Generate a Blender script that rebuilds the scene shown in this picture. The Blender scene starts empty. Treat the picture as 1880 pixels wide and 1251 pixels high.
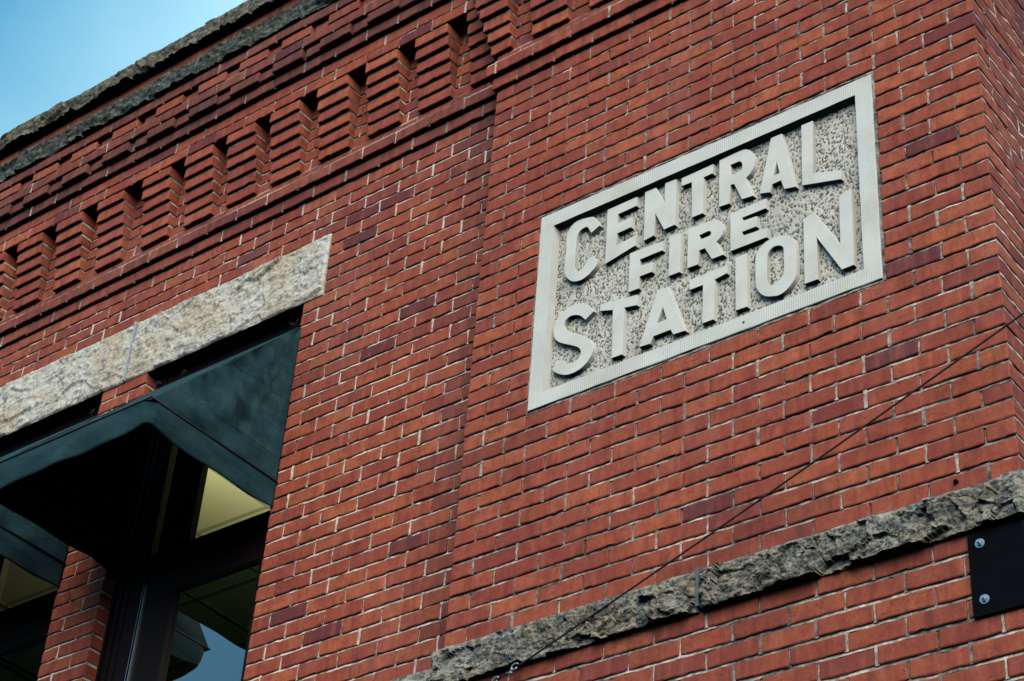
import bpy, math, random
import numpy as np
from mathutils import Vector, Matrix, noise
rnd = random.Random(7)
rs = np.random.RandomState(11)
scene = bpy.context.scene
col = scene.collection
R = math.radians

# ------------------------------------------------------------------ units
CO = 0.075            # one brick course
HU = 0.10785          # half a brick length
Z0 = 8.14             # height of course line 0
def X(u): return u * HU
def Y(y): return y * CO
def Z(v): return Z0 - v * CO

# ------------------------------------------------------------------ camera
cam = bpy.data.cameras.new("camera"); camo = bpy.data.objects.new("camera", cam); col.objects.link(camo)
cam.sensor_width = 36; cam.lens = 3670.47 / 1880 * 36; cam.clip_end = 2000; cam.clip_start = 0.05
yaw, pit, rol = -0.698711, 0.636939, 0.081399
fwd = Vector((math.sin(yaw) * math.cos(pit), math.cos(yaw) * math.cos(pit), math.sin(pit)))
rt = Vector((math.cos(yaw), -math.sin(yaw), 0)); up = rt.cross(fwd)
r2 = rt * math.cos(rol) + up * math.sin(rol); u2 = -rt * math.sin(rol) + up * math.cos(rol)
M = Matrix((r2, u2, -fwd)).transposed().to_4x4()
M.translation = Vector((60.256 * CO, -68.3127 * CO, Z0 - 86.5287 * CO))
camo.matrix_world = M
scene.camera = camo

# ------------------------------------------------------------------ light
SUN = Vector((0.50, -0.64, 0.54)).normalized()
world = bpy.data.worlds.new("World"); scene.world = world; world.use_nodes = True
wt = world.node_tree; wt.nodes.clear()
wo = wt.nodes.new('ShaderNodeOutputWorld'); bg = wt.nodes.new('ShaderNodeBackground')
sky = wt.nodes.new('ShaderNodeTexSky'); sky.sky_type = 'NISHITA'; sky.sun_disc = False
sky.sun_elevation = math.asin(SUN.z); sky.sun_rotation = math.atan2(SUN.x, SUN.y)
sky.ozone_density = 1.5; sky.dust_density = 1.2; sky.air_density = 1.0
tc = wt.nodes.new('ShaderNodeTexCoord'); mp = wt.nodes.new('ShaderNodeMapping')
mp.inputs['Scale'].default_value = (1.0, 1.0, 2.2)
nz = wt.nodes.new('ShaderNodeTexNoise'); nz.inputs['Scale'].default_value = 1.6; nz.inputs['Detail'].default_value = 5
nz.inputs['Roughness'].default_value = 0.45
crm = wt.nodes.new('ShaderNodeValToRGB'); crm.color_ramp.elements[0].position = 0.38; crm.color_ramp.elements[1].position = 0.72
crm.color_ramp.elements[0].color = (0.92, 0.92, 0.92, 1); crm.color_ramp.elements[1].color = (1, 1, 1, 1)
mx = wt.nodes.new('ShaderNodeMixRGB'); mx.inputs['Color2'].default_value = (3.1, 6.0, 7.6, 1)
L = wt.links.new; SKY0 = .14; SKY1 = .285
L(tc.outputs['Generated'], mp.inputs[0]); L(mp.outputs[0], nz.inputs['Vector']); L(nz.outputs['Fac'], crm.inputs[0])
L(sky.outputs[0], mx.inputs['Color1']); L(crm.outputs[0], mx.inputs['Fac'])
vd = wt.nodes.new('ShaderNodeVectorMath'); vd.operation = 'DISTANCE'; vd.inputs[1].default_value = (-0.668, 0.285, 0.69)
nv2 = wt.nodes.new('ShaderNodeVectorMath'); nv2.operation = 'NORMALIZE'; L(tc.outputs['Generated'], nv2.inputs[0]); L(nv2.outputs[0], vd.inputs[0])
n2 = wt.nodes.new('ShaderNodeTexNoise'); n2.inputs['Scale'].default_value = 3.2; n2.inputs['Detail'].default_value = 6; n2.inputs['Roughness'].default_value = .5; L(mp.outputs[0], n2.inputs['Vector'])
ma = wt.nodes.new('ShaderNodeMath'); ma.operation = 'MULTIPLY_ADD'; ma.inputs[1].default_value = .16; L(n2.outputs['Fac'], ma.inputs[0]); L(vd.outputs['Value'], ma.inputs[2])
cl = wt.nodes.new('ShaderNodeValToRGB'); L(ma.outputs[0], cl.inputs[0])
cl.color_ramp.elements[0].position = SKY0; cl.color_ramp.elements[0].color = (.020, .25, .48, 1)
cl.color_ramp.elements[1].position = SKY1; cl.color_ramp.elements[1].color = (.40, .72, .86, 1)
for p_, c_ in ((.45, (.38, .62, .76, 1)), (.58, (.04, .32, .62, 1)), (1.0, (.14, .38, .60, 1))):
    e_ = cl.color_ramp.elements.new(p_); e_.color = c_
sc = wt.nodes.new('ShaderNodeVectorMath'); sc.operation = 'SCALE'; sc.inputs['Scale'].default_value = 8.2; L(cl.outputs[0], sc.inputs[0]); L(sc.outputs[0], mx.inputs['Color2'])
L(mx.outputs[0], bg.inputs[0]); L(bg.outputs[0], wo.inputs[0])
bg.inputs[1].default_value = 0.13
sd = bpy.data.lights.new("sun", 'SUN'); sd.energy = 3.5; sd.angle = R(55); sd.color = (1.0, 0.90, 0.76)
so = bpy.data.objects.new("sun", sd); col.objects.link(so)
so.rotation_euler = SUN.to_track_quat('Z', 'Y').to_euler(); so.location = (6, -8, 14)
scene.view_settings.view_transform = 'Standard'; scene.view_settings.look = 'None'
scene.view_settings.exposure = 0.30; scene.view_settings.gamma = 1.0
scene.render.engine = 'CYCLES'
scene.cycles.max_bounces = 8; scene.cycles.diffuse_bounces = 0; scene.cycles.transparent_max_bounces = 12

# ------------------------------------------------------------------ materials
class NT:
    def __init__(s, name):
        s.m = bpy.data.materials.new(name); s.m.use_nodes = True; s.t = s.m.node_tree
        s.b = s.t.nodes['Principled BSDF']; s.out = s.t.nodes['Material Output']
    def n(s, typ, **kw):
        o = s.t.nodes.new('ShaderNode' + typ)
        for k, v in kw.items():
            if k.startswith('i_'):
                key = k[2:]; o.inputs[int(key) if key.isdigit() else key].default_value = v
            else: setattr(o, k, v)
        return o
    def l(s, a, b): s.t.links.new(a, b)
    def coord(s, scale=(1, 1, 1), off=None):
        t = s.n('TexCoord'); m = s.n('Mapping'); m.inputs['Scale'].default_value = scale
        s.l(t.outputs['Object'], m.inputs[0])
        if off is not None: s.l(off, m.inputs['Location'])
        return m.outputs[0]
    def noise(s, vec, scale, detail=4, rough=0.55, lac=2.0):
        n = s.n('TexNoise'); n.inputs['Scale'].default_value = scale; n.inputs['Detail'].default_value = detail
        n.inputs['Roughness'].default_value = rough; n.inputs['Lacunarity'].default_value = lac
        s.l(vec, n.inputs['Vector']); return n.outputs['Fac']
    def ramp(s, fac, stops, interp='LINEAR'):
        r = s.n('ValToRGB'); cr = r.color_ramp; cr.interpolation = interp
        while len(cr.elements) < len(stops): cr.elements.new(0.5)
        for e, (p, c) in zip(cr.elements, stops):
            e.position = p; e.color = (c, c, c, 1) if isinstance(c, (int, float)) else (*c, 1)
        s.l(fac, r.inputs[0]); return r.outputs[0]
    def mix(s, fac, a, b, mode='MIX'):
        m = s.n('MixRGB', blend_type=mode)
        for v, i in ((fac, 0), (a, 1), (b, 2)):
            if isinstance(v, (int, float)): m.inputs[i].default_value = v if i == 0 else (v, v, v, 1)
            elif isinstance(v, tuple): m.inputs[i].default_value = (*v, 1)
            else: s.l(v, m.inputs[i])
        return m.outputs[0]
    def math(s, op, a, b=0.0, c=None):
        m = s.n('Math', operation=op)
        for v, i in ((a, 0), (b, 1), (c, 2)):
            if v is None: continue
            if isinstance(v, (int, float)): m.inputs[i].default_value = v
            else: s.l(v, m.inputs[i])
        return m.outputs[0]
    def bump(s, h, strength=0.5, dist=0.002, prev=None):
        b = s.n('Bump'); b.inputs['Strength'].default_value = strength; b.inputs['Distance'].default_value = dist
        s.l(h, b.inputs['Height'])
        if prev is not None: s.l(prev, b.inputs['Normal'])
        return b.outputs[0]
    def fin(s, colr=None, rough=0.85, nrm=None, spec=0.3, metal=0.0):
        if isinstance(colr, tuple): s.b.inputs['Base Color'].default_value = (*colr, 1)
        elif colr is not None: s.l(colr, s.b.inputs['Base Color'])
        if isinstance(rough, (int, float)): s.b.inputs['Roughness'].default_value = rough
        else: s.l(rough, s.b.inputs['Roughness'])
        if nrm is not None: s.l(nrm, s.b.inputs['Normal'])
        s.b.inputs['Specular IOR Level'].default_value = spec; s.b.inputs['Metallic'].default_value = metal
        return s.m

def brick_material():
    s = NT('brick')
    at = s.n('Attribute', attribute_name='tint'); sep = s.n('SeparateXYZ'); s.l(at.outputs['Vector'], sep.inputs[0])
    hue, soot_shade, seed = sep.outputs  # middle channel: soot, plus shade painted into some walls
    off = s.n('CombineXYZ'); k = s.math('MULTIPLY', seed, 53.0); k2 = s.math('MULTIPLY', seed, 31.0)
    s.l(k, off.inputs[0]); s.l(k2, off.inputs[1]); s.l(k, off.inputs[2]); O = off.outputs[0]
    base = s.ramp(hue, [(0.0, (.095, .028, .034)), (.07, (.13, .030, .031)), (.16, (.20, .040, .033)), (.42, (.29, .063, .034)),
                        (.75, (.375, .088, .039)), (1.0, (.47, .130, .052))])
    v0 = s.coord((1, 1, 1), O)
    mott = s.noise(v0, 16, 5, .6)
    base = s.mix(s.math('MULTIPLY', s.ramp(mott, [(.35, 0.), (.68, 1.)]), .62), base, (.20, .030, .026))
    vs = s.coord((26, 26, 4), O)                       # vertical lighter and darker drag marks
    st = s.noise(vs, 1.0, 3, .6)
    base = s.mix(s.math('MULTIPLY', s.ramp(st, [(.52, 0.), (.72, 1.)]), .26), base, (.50, .17, .12))
    base = s.mix(s.math('MULTIPLY', s.ramp(st, [(.28, 1.), (.46, 0.)]), .42), base, (.09, .020, .020))
    vc = s.coord((20, 20, 130), O)                     # horizontal cracks in the clay
    ck = s.noise(vc, 1.0, 6, .7)
    cm = s.ramp(ck, [(.60, 0.), (.66, 1.)])
    sel = s.ramp(seed, [(.55, 0.), (.75, 1.)])
    cf = s.math('MULTIPLY', cm, s.math('MULTIPLY', sel, .75))
    base = s.mix(cf, base, (.035, .014, .012))
    fg = s.noise(s.coord((70, 70, 55), O), 1.0, 6, .75)
    base = s.mix(s.math('MULTIPLY', s.ramp(fg, [(.50, 0.), (.66, 1.)]), .50), base, (.10, .030, .024))
    pit = s.ramp(s.noise(v0, 130, 3, .6), [(.66, 0.), (.72, 1.)])
    base = s.mix(s.math('MULTIPLY', pit, .75), base, (.03, .015, .013))
    spl = s.ramp(s.noise(v0, 60, 5, .75), [(.68, 0.), (.74, 1.)])   # lime and mortar smears
    base = s.mix(s.math('MULTIPLY', spl, .5), base, (.52, .36, .28))
    big = s.noise(s.coord((1, 1, .6)), 2.3, 4, .6)
    blm = s.noise(s.coord((2.2, 2.2, .9)), 1.0, 6, .65)
    base = s.mix(s.math('MULTIPLY', s.ramp(blm, [(.52, 0.), (.70, 1.)]), .20), base, (.50, .20, .15))
    grime_shade = s.math('MULTIPLY', s.math('ADD', soot_shade, s.math('MULTIPLY', s.ramp(big, [(.48, 0.), (.72, 1.)]), .26)), s.ramp(st, [(.3, 1.), (.75, .55)]))
    base = s.mix(grime_shade, base, (.042, .027, .032))
    h = s.math('ADD', s.math('MULTIPLY', s.noise(v0, 150, 4, .65), .5), s.math('MULTIPLY', mott, .6))
    h = s.math('SUBTRACT', h, s.math('MULTIPLY', cf, .9)); h = s.math('SUBTRACT', h, s.math('MULTIPLY', pit, .7))
    return s.fin(base, .82, s.bump(h, .55, .0028), .25)

def mortar_material(name='mortar', k=0.):
    s = NT(name); v = s.coord()
    a = s.noise(v, 3.2, 4, .6); b = s.noise(v, 28, 4, .65); c = s.noise(v, 220, 3, .6)
    f = s.math('ADD', s.math('MULTIPLY', a, .6), s.math('MULTIPLY', b, .5))
    base = s.ramp(f, [(.40 - k, (.06, .065, .065)), (.51 - k, (.27, .24, .21)), (.63 - k, (.64, .56, .48))])
    base = s.mix(s.ramp(c, [(.58, 0.), (.68, .6)]), base, (.08, .07, .065))
    h = s.math('ADD', c, s.math('MULTIPLY', b, 1.5))
    return s.fin(base, .95, s.bump(h, .8, .003), .1)

def stone_material(name, light, tan, dark, dk_amt, scale=1.0, stops=None):
    s = NT(name); v = s.coord((1, 1, 1))
    a = s.noise(v, 4.5 * scale, 6, .65); b = s.noise(v, 22 * scale, 6, .7); c = s.noise(v, 90 * scale, 5, .7)
    sv = s.noise(s.coord((16, 16, 42)), 1.0 * scale, 6, .72)
    base = s.mix(s.ramp(a, [(.42, 0.), (.62, 1.)]), light, tan)
    b = s.noise(v, 40 * scale, 6, .72)
    f = s.math('ADD', s.math('MULTIPLY', b, .5), s.math('MULTIPLY', sv, .5))
    base = s.mix(s.math('MULTIPLY', s.ramp(f, [(.50 - dk_amt, 0.), (.62 - dk_amt, 1.)]), .85), base, dark)
    base = s.mix(s.math('MULTIPLY', s.ramp(c, [(.55, 0.), (.68, 1.)]), .6), base, (dark[0] * .6, dark[1] * .6, dark[2] * .6))
    base = s.mix(s.math('MULTIPLY', s.ramp(c, [(.28, 1.), (.40, 0.)]), .45), base, tuple(min(1, x * 1.5) for x in light))
    h = s.math('ADD', s.math('MULTIPLY', b, 1.2), s.math('MULTIPLY', c, .5))
    return s.fin(base, .92, s.bump(h, .8, .008), .15)

def carved_material(name, groove=None):
    s = NT(name); v = s.coord()
    base = s.mix(s.ramp(s.noise(v, 6, 4, .6), [(.35, 0.), (.7, 1.)]), (.63, .64, .60), (.52, .53, .49))
    base = s.mix(s.math('MULTIPLY', s.ramp(s.noise(v, 75, 4, .7), [(.62, 0.), (.72, 1.)]), .4), base, (.20, .21, .20))
    base = s.mix(s.math('MULTIPLY', s.ramp(s.noise(v, 3, 3, .5), [(.55, 0.), (.75, 1.)]), .35), base, (.50, .45, .36))
    h = s.noise(v, 190, 4, .6); nrm = s.bump(h, .35, .0012)
    if groove:
        w = s.n('TexWave', wave_type='BANDS', bands_direction=groove, wave_profile='SIN')
        w.inputs['Scale'].default_value = 32; w.inputs['Distortion'].default_value = .5; w.inputs['Detail'].default_value = 2
        s.l(v, w.inputs['Vector'])
        fade = s.ramp(s.noise(v, 3.5, 3, .6), [(.35, .35), (.6, 1.)])
        g = s.math('MULTIPLY', s.ramp(w.outputs['Fac'], [(.12, 1.), (.5, 0.)]), fade)
        base = s.mix(s.math('MULTIPLY', g, .20), base, (.23, .24, .22))
        nrm = s.bump(s.math('MULTIPLY', g, -1.0), .5, .0015, nrm)
    return s.fin(base, .88, nrm, .2)

def pitted_material():
    s = NT('bush_hammered_stone'); v = s.coord()
    at = s.n('Attribute', attribute_name='pit'); p = at.outputs['Fac']
    base = s.mix(s.ramp(s.noise(v, 7, 4, .6), [(.4, 0.), (.65, 1.)]), (.58, .56, .49), (.46, .45, .39))
    base = s.mix(s.math('MULTIPLY', s.ramp(p, [(.22, 0.), (.68, 1.)]), .92), base, (.035, .040, .040))
    base = s.mix(s.math('MULTIPLY', s.ramp(s.noise(v, 160, 3, .7), [(.55, 0.), (.66, 1.)]), .45), base, (.12, .12, .11))
    return s.fin(base, .93, s.bump(s.noise(v, 260, 4, .7), .5, .002), .12)

def cloth_material():
    s = NT('awning_cloth'); v = s.coord()
    base = s.mix(s.ramp(s.noise(s.coord((3, 3, 9)), 1.4, 5, .6), [(.35, 0.), (.7, 1.)]), (.013, .044, .056), (.034, .080, .094))
    base = s.mix(s.math('MULTIPLY', s.ramp(s.noise(v, 70, 4, .75), [(.60, 0.), (.72, 1.)]), .35), base, (.07, .12, .13))
    w = s.noise(s.coord((500, 500, 60)), 1.0, 2, .5); w2 = s.noise(s.coord((60, 60, 600)), 1.0, 2, .5)
    h = s.math('ADD', w, w2)
    base = s.mix(s.math('MULTIPLY', s.ramp(h, [(.9, 0.), (1.15, 1.)]), .35), base, (.006, .022, .03))
    nrm = s.bump(s.noise(v, 9, 4, .6), .5, .012)
    return s.fin(base, .92, s.bump(h, .35, .0006, nrm), .12)

def simple(name, c, rough=.6, metal=0., spec=.4, var=.25, sc=30):
    s = NT(name); v = s.coord()
    d = tuple(x * (1 - var) for x in c)
    base = s.mix(s.ramp(s.noise(v, sc, 4, .6), [(.35, 0.), (.65, 1.)]), c, d)
    return s.fin(base, rough, s.bump(s.noise(v, sc * 4, 3, .6), .2, .001), spec, metal)

def glass_material(name, tint, refl):
    s = NT(name); t = s.t
    tr = s.n('BsdfTransparent'); tr.inputs[0].default_value = (*tint, 1)
    gl = s.n('BsdfGlossy'); gl.inputs['Roughness'].default_value = 0.0; gl.inputs[0].default_value = (.93, .97, 1, 1)
    fr = s.n('Fresnel'); fr.inputs[0].default_value = 1.5
    m = s.n('MixShader'); f = s.math('MULTIPLY', fr.outputs[0], refl)
    s.l(f, m.inputs[0]); s.l(tr.outputs[0], m.inputs[1]); s.l(gl.outputs[0], m.inputs[2]); s.l(m.outputs[0], s.out.inputs[0])
    return s.m

BR = brick_material(); MO = mortar_material(k=-.04); MW = mortar_material('cream_mortar', .045)
LIN = stone_material('lintel_stone', (.62, .60, .54), (.54, .46, .34), (.085, .09, .088), .015)
BAND = stone_material('weathered_band_stone', (.36, .35, .30), (.30, .24, .165), (.028, .046, .054), .06)
CORN = stone_material('sooty_cornice_stone', (.17, .19, .17), (.17, .15, .10), (.006, .017, .020), .10)
COPE = stone_material('weathered_coping_stone', (.24, .23, .19), (.19, .165, .11), (.012, .022, .024), .07)
SGN = carved_material('carved_limestone'); SGV = carved_material('limestone_upright_tooling', 'X'); SGH = carved_material('limestone_level_tooling', 'Z')
PIT = pitted_material(); CLO = cloth_material()
BLK = simple('awning_frame_metal', (.006, .007, .008), .6, .0, .15)
PIP = simple('awning_piping', (.006, .010, .012), .7)
FRM = simple('window_frame_paint', (.008, .0035, .004), .55, 0, .15)
SIL = simple('aluminium', (.55, .60, .60), .35, .9)
ZNC = simple('galvanised_steel', (.45, .55, .58), .35, .85)
PLT = simple('black_painted_steel', (.002, .003, .005), .7, 0, .04)
CAB = simple('black_cable_jacket', (.010, .011, .013), .55)
CEI = simple('ceiling_tile', (.62, .61, .40), .9, 0, .1, .08, 90)
WAL = simple('plaster', (.20, .19, .14), .9)
GLU = glass_material('window_glass', (.93, .97, .90), 1.0)
GLL = glass_material('tinted_window_glass', (.15, .25, .18), 4.6)
ASP = simple('asphalt', (.05, .05, .05), .9, 0, .2, .3, 3)

# ------------------------------------------------------------------ object helpers
def new_obj(name, me, parent=None, mats=()):
    o = bpy.data.objects.new(name, me); col.objects.link(o)
    for m in mats: me.materials.append(m)
    if parent is not None: o.parent = parent
    return o
def thing(name, label, cat, loc=(0, 0, 0), group=None):
    o = bpy.data.objects.new(name, None); col.objects.link(o); o.location = loc
    o['label'] = label; o['category'] = cat; o.empty_display_size = .2
    if group: o['group'] = group
    return o

class MB:
    """vertex and face collector with a material index per face and a tint per vertex"""
    def __init__(s): s.V = []; s.F = []; s.Mi = []; s.T = []; s.n = 0
    def add(s, V, F, mi=0, T=None):
        V = np.asarray(V, float).reshape(-1, 3); k = len(V); s.V.append(V)
        s.F += [[i + s.n for i in f] for f in F]; s.Mi += [mi] * len(F)
        s.T.append(np.zeros((k, 3)) if T is None else np.asarray(T, float)); s.n += k
    def box(s, x0, x1, y0, y1, z0, z1, mi=0):
        V = [(x, y, z) for x in (x0, x1) for y in (y0, y1) for z in (z0, z1)]
        s.add(V, [(0, 1, 3, 2), (4, 6, 7, 5), (0, 4, 5, 1), (2, 3, 7, 6), (0, 2, 6, 4), (1, 5, 7, 3)], mi)
    def tube(s, pts, r, mi=0, k=8):
        pts = [Vector(p) for p in pts]; V = []; n = len(pts)
        for i, p in enumerate(pts):
            d = (pts[min(i + 1, n - 1)] - pts[max(i - 1, 0)]).normalized()
            a = d.orthogonal().normalized() if abs(d.z) > .95 else d.cross(Vector((0, 0, 1))).normalized(); b = d.cross(a)
            rr = r[i] if isinstance(r, (list, tuple)) else r
            for j in range(k):
                t = 2 * math.pi * j / k; V.append(p + (a * math.cos(t) + b * math.sin(t)) * rr)
        F = [(i * k + j, i * k + (j + 1) % k, (i + 1) * k + (j + 1) % k, (i + 1) * k + j) for i in range(n - 1) for j in range(k)]
        F += [tuple(range(k - 1, -1, -1)), tuple((n - 1) * k + j for j in range(k))]
        s.add([tuple(v) for v in V], F, mi)
    def grid(s, P, mi=0, T=None):
        """P: (m,n,3) array"""
        m, n = P.shape[:2]
        F = [(i * n + j, (i + 1) * n + j, (i + 1) * n + j + 1, i * n + j + 1) for i in range(m - 1) for j in range(n - 1)]
        s.add(P.reshape(-1, 3), F, mi, T)
    def build(s, name, parent=None, mats=(), smooth=False, tint=False, loc=(0, 0, 0)):
        me = bpy.data.meshes.new(name)
        V = np.concatenate(s.V) - np.array(loc)
        me.from_pydata(V.tolist(), [], s.F)
        me.polygons.foreach_set('material_index', s.Mi)
        if smooth: me.polygons.foreach_set('use_smooth', [True] * len(s.F))
        if tint:
            a = me.attributes.new('tint', 'FLOAT_VECTOR', 'POINT'); a.data.foreach_set('vector', np.concatenate(s.T).ravel())
        me.update()
        o = new_obj(name, me, parent, mats); o.location = loc
        return o

# ------------------------------------------------------------------ bricks
def front(a, b, n): return np.stack([a, -n, b], -1)          # wall facing -y
def side(a, b, n): return np.stack([n, a, b], -1)            # wall facing +x
EDG = .0042
def template(nx, nt):
    """index grid plus back ring; returns faces"""
    W_, H_ = nx + 1, nt + 1
    F = [(i * H_ + j, (i + 1) * H_ + j, (i + 1) * H_ + j + 1, i * H_ + j + 1) for i in range(nx) for j in range(nt)]
    ring = [(i, 0) for i in range(nx)] + [(nx, j) for j in range(nt)] + [(i, nt) for i in range(nx, 0, -1)] + [(0, j) for j in range(nt, 0, -1)]
    base = W_ * H_; K = len(ring)
    for k in range(K):
        a = ring[k][0] * H_ + ring[k][1]; b = ring[(k + 1) % K][0] * H_ + ring[(k + 1) % K][1]
        F.append((b, a, base + k, base + (k + 1) % K))
    return F, ring
def add_bricks(mb, B, mapping, rough=1.0):
    """B: list of (a0,a1,b0,b1,n,depth,soot[,hue])"""
    groups = {}
    for r in B: groups.setdefault(12 if r[1] - r[0] > .15 else 7, []).append(r)
    for nx, rows in groups.items():
        nt = 5; F, ring = template(nx, nt); N = len(rows)
        A = np.array([r[:7] for r in rows], float)
        hue = np.array([r[7] if len(r) > 7 else -1 for r in rows], float)
        a0, a1, b0, b1, n0, dep, soot_shade = A.T
        s = np.concatenate([[0], np.linspace(0, 1, nx - 1), [1]]); t = np.concatenate([[0], np.linspace(0, 1, nt - 1), [1]])
        Lx = (a1 - a0)[:, None]; Lz = (b1 - b0)[:, None]
        aa = a0[:, None] + EDG + s[None] * (Lx - 2 * EDG); aa[:, 0] = a0; aa[:, -1] = a1
        bb = b0[:, None] + EDG + t[None] * (Lz - 2 * EDG); bb[:, 0] = b0; bb[:, -1] = b1
        a = np.repeat(aa[:, :, None], nt + 1, 2); b = np.repeat(bb[:, None, :], nx + 1, 1)
        n = np.repeat(np.repeat(n0[:, None, None], nx + 1, 1), nt + 1, 2).copy()
        n += rs.normal(0, .00025, n.shape) * rough
        tilt = rs.normal(0, .0009, (N, 1, 1)) * rough; n += tilt * (np.linspace(-1, 1, nx + 1)[None, :, None])
        n += rs.normal(0, .0011, (N, 1, 1)) * rough
        n[:, 0, :] -= .0024; n[:, -1, :] -= .0024; n[:, 1:-1, 0] -= .0024; n[:, 1:-1, -1] -= .0024
        rot = rs.normal(0, .0010, (N, 1, 1)) * rough
        b += rot * np.linspace(-1, 1, nx + 1)[None, :, None]; b += rs.normal(0, .0008, (N, 1, 1)) * rough
        j = .0010 * rough
        e = rs.normal(0, j, (N, nx + 1)); e = (e + np.roll(e, 1, 1)) * .7; b[:, :, 0] += e; b[:, :, 1] += e * .5
        e = rs.normal(0, j, (N, nx + 1)); e = (e + np.roll(e, 1, 1)) * .7; b[:, :, -1] += e; b[:, :, -2] += e * .5
        a[:, 0, :] += rs.normal(0, j, (N, nt + 1)); a[:, -1, :] += rs.normal(0, j, (N, nt + 1))
        # chipped arrises
        ch = rs.rand(N, nx + 1, nt + 1) < .022
        ch[:, 1:-1, 1:-1] = False
        n -= ch * rs.uniform(.003, .009, ch.shape)
        cut = ch * .004
        b[:, :, 0] += cut[:, :, 0]; b[:, :, -1] -= cut[:, :, -1]
        # rounded corners
        for ii, sg in ((0, 1), (-1, -1)):
            for jj, tg in ((0, 1), (-1, -1)):
                a[:, ii, jj] += sg * .002; b[:, ii, jj] += tg * .002
        ra = np.array([r[0] for r in ring]); rb = np.array([r[1] for r in ring])
        A_ = np.concatenate([a.reshape(N, -1), a[:, ra, rb]], 1); B_ = np.concatenate([b.reshape(N, -1), b[:, ra, rb]], 1)
        N_ = np.concatenate([n.reshape(N, -1), np.repeat((n0 - dep)[:, None], len(ring), 1)], 1)
        P = mapping(A_, B_, N_); K = P.shape[1]
        hh = np.where(hue >= 0, hue, np.clip(rs.beta(2.6, 2.1, N), 0, 1)); lowm = (rs.rand(N) < .022) & (hue < 0); hh[lowm] = rs.rand(lowm.sum()) * .10
        hh = np.where((hue < 0) & ~lowm, .18 + .82 * hh, hh)
        T = np.stack([hh, soot_shade, rs.rand(N)], -1)
        T = np.repeat(T[:, None, :], K, 1).reshape(-1, 3)
        Fa = np.zeros((N, 0)); 
        base = np.arange(N) * K
        FF = []
        for k in base: FF += [[i + k for i in f] for f in F]
        mb.add(P.reshape(-1, 3), FF, 0, T)
BH0, BH1 = .0028, .0662                                       # brick bottom and top above a course line
HJ = .0038                                                     # half a head joint
def bed_strip(mb, a0, a1, v, n, mapping, seed):
    """mortar struck back under the upper brick, flush on the lower one; v = course line index"""
    zt = Z(v) + BH0 + .002; zb = Z(v) - (CO - BH1) - .003
    m = max(2, int((a1 - a0) / .022)); s = np.linspace(a0, a1, m)
    o = rs.normal(0, .0013, m); o = (o + np.roll(o, 1)) * .8
    o2 = rs.normal(0, .0012, m)
    P = []
    for z, d in ((zt, .0092), ((zt * .5 + zb * .5), .0070), (zb, .0024)):
        if mapping is side: d *= .45
        P.append(mapping(s, np.full(m, z) + o2 * .4, np.full(m, n - d) + o * (1 if d < .009 else .4)))
    mb.grid(np.stack(P, 1), 1)
def head_joint(mb, a, v, n, mapping):
    zb, zt = Z(v), Z(v) + CO; m = 5; z = np.linspace(zb, zt, m)
    w = .0075; d = rs.uniform(.001, .0085)
    P = [mapping(np.full(m, a + k * w), z, n - d + rs.normal(0, .0007, m)) for k in (-1, 0, 1)]
    mb.grid(np.stack(P, 1), 1)
def course(mb, a0, a1, v, n, mapping, phase, soot_shade=0., depth=.10, beds=True, skip=(), end1=None, end0=None, bedskip=None):
    """one course of stretchers with bottom line v between a0 and a1 (metres), joints at phase + 2k half bricks"""
    js = []; k = math.floor((a0 / HU - phase) / 2)
    while True:
        j = (phase + 2 * k) * HU; k += 1
        if j <= a0 + .02: continue
        if j >= a1 - .02: break
        js.append(j + rs.normal(0, .0018))
    E = [a0] + js + [a1]; B = []
    for i in range(len(E) - 1):
        l = E[i] + (HJ if i else 0); r = E[i + 1] - (HJ if i < len(E) - 2 else 0)
        sk = False; sv = soot_shade if not callable(soot_shade) else soot_shade((l + r) / 2, v)
        for (s0, s1) in skip:
            if l >= s0 - .012 and r <= s1 + .012: sk = True
            elif l < s1 and r > s0:
                if l < s0: 
                    if s0 - l > .02: B.append((l, s0 - .006, Z(v) + BH0, Z(v) + BH1, n, depth, sv))
                    l = s1 + .006
                if r > s1: l = max(l, s1 + .006)
                if r <= l + .02 or (l >= s0 and r <= s1): sk = True
        if sk: continue
        dep = depth
        if end1 and i == len(E) - 2: dep = end1
        if end0 and i == 0: dep = end0
        B.append((l, r, Z(v) + BH0, Z(v) + BH1, n, dep, sv))
        if i and js and not any(s0 - .02 < E[i] < s1 + .02 for s0, s1 in skip): head_joint(mb, E[i], v, n, mapping)
    add_bricks(mb, B, mapping)
    if beds:
        cut = bedskip if bedskip is not None else skip
        if cut: bed_strip(mb, a0 + .003, cut[0][0] + .004, v, n, mapping, 0); bed_strip(mb, cut[0][1] - .004, a1 - .003, v, n, mapping, 0)
        else: bed_strip(mb, a0 + .003, a1 - .003, v, n, mapping, 0)

# ================================================================== BUILDING
bld = thing('brick_building', 'red brick fire station corner with corbelled frieze, rock faced stone trim and two dark windows', 'building', (X(22), 0, 0))
def P_(mb, name, mats, **kw):
    o = mb.build(name, bld, mats, **kw); o.matrix_parent_inverse = Matrix.Translation(bld.location).inverted(); return o
YW = -Y(1.44)                       # recessed wall plane as n (= -y)
WIN = [(-21.1, -11.15), (-34.15, -24.2)]
VT, VB = 9.0, 46.0                 # window opening, course lines
LEFT = -62.0
def wall_soot_shade(x, v):
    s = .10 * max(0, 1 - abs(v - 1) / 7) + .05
    if x > X(-1.4): s += .40  # part grime, part painted shade in the corner beside the pavilion
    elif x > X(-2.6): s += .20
    return s
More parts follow.
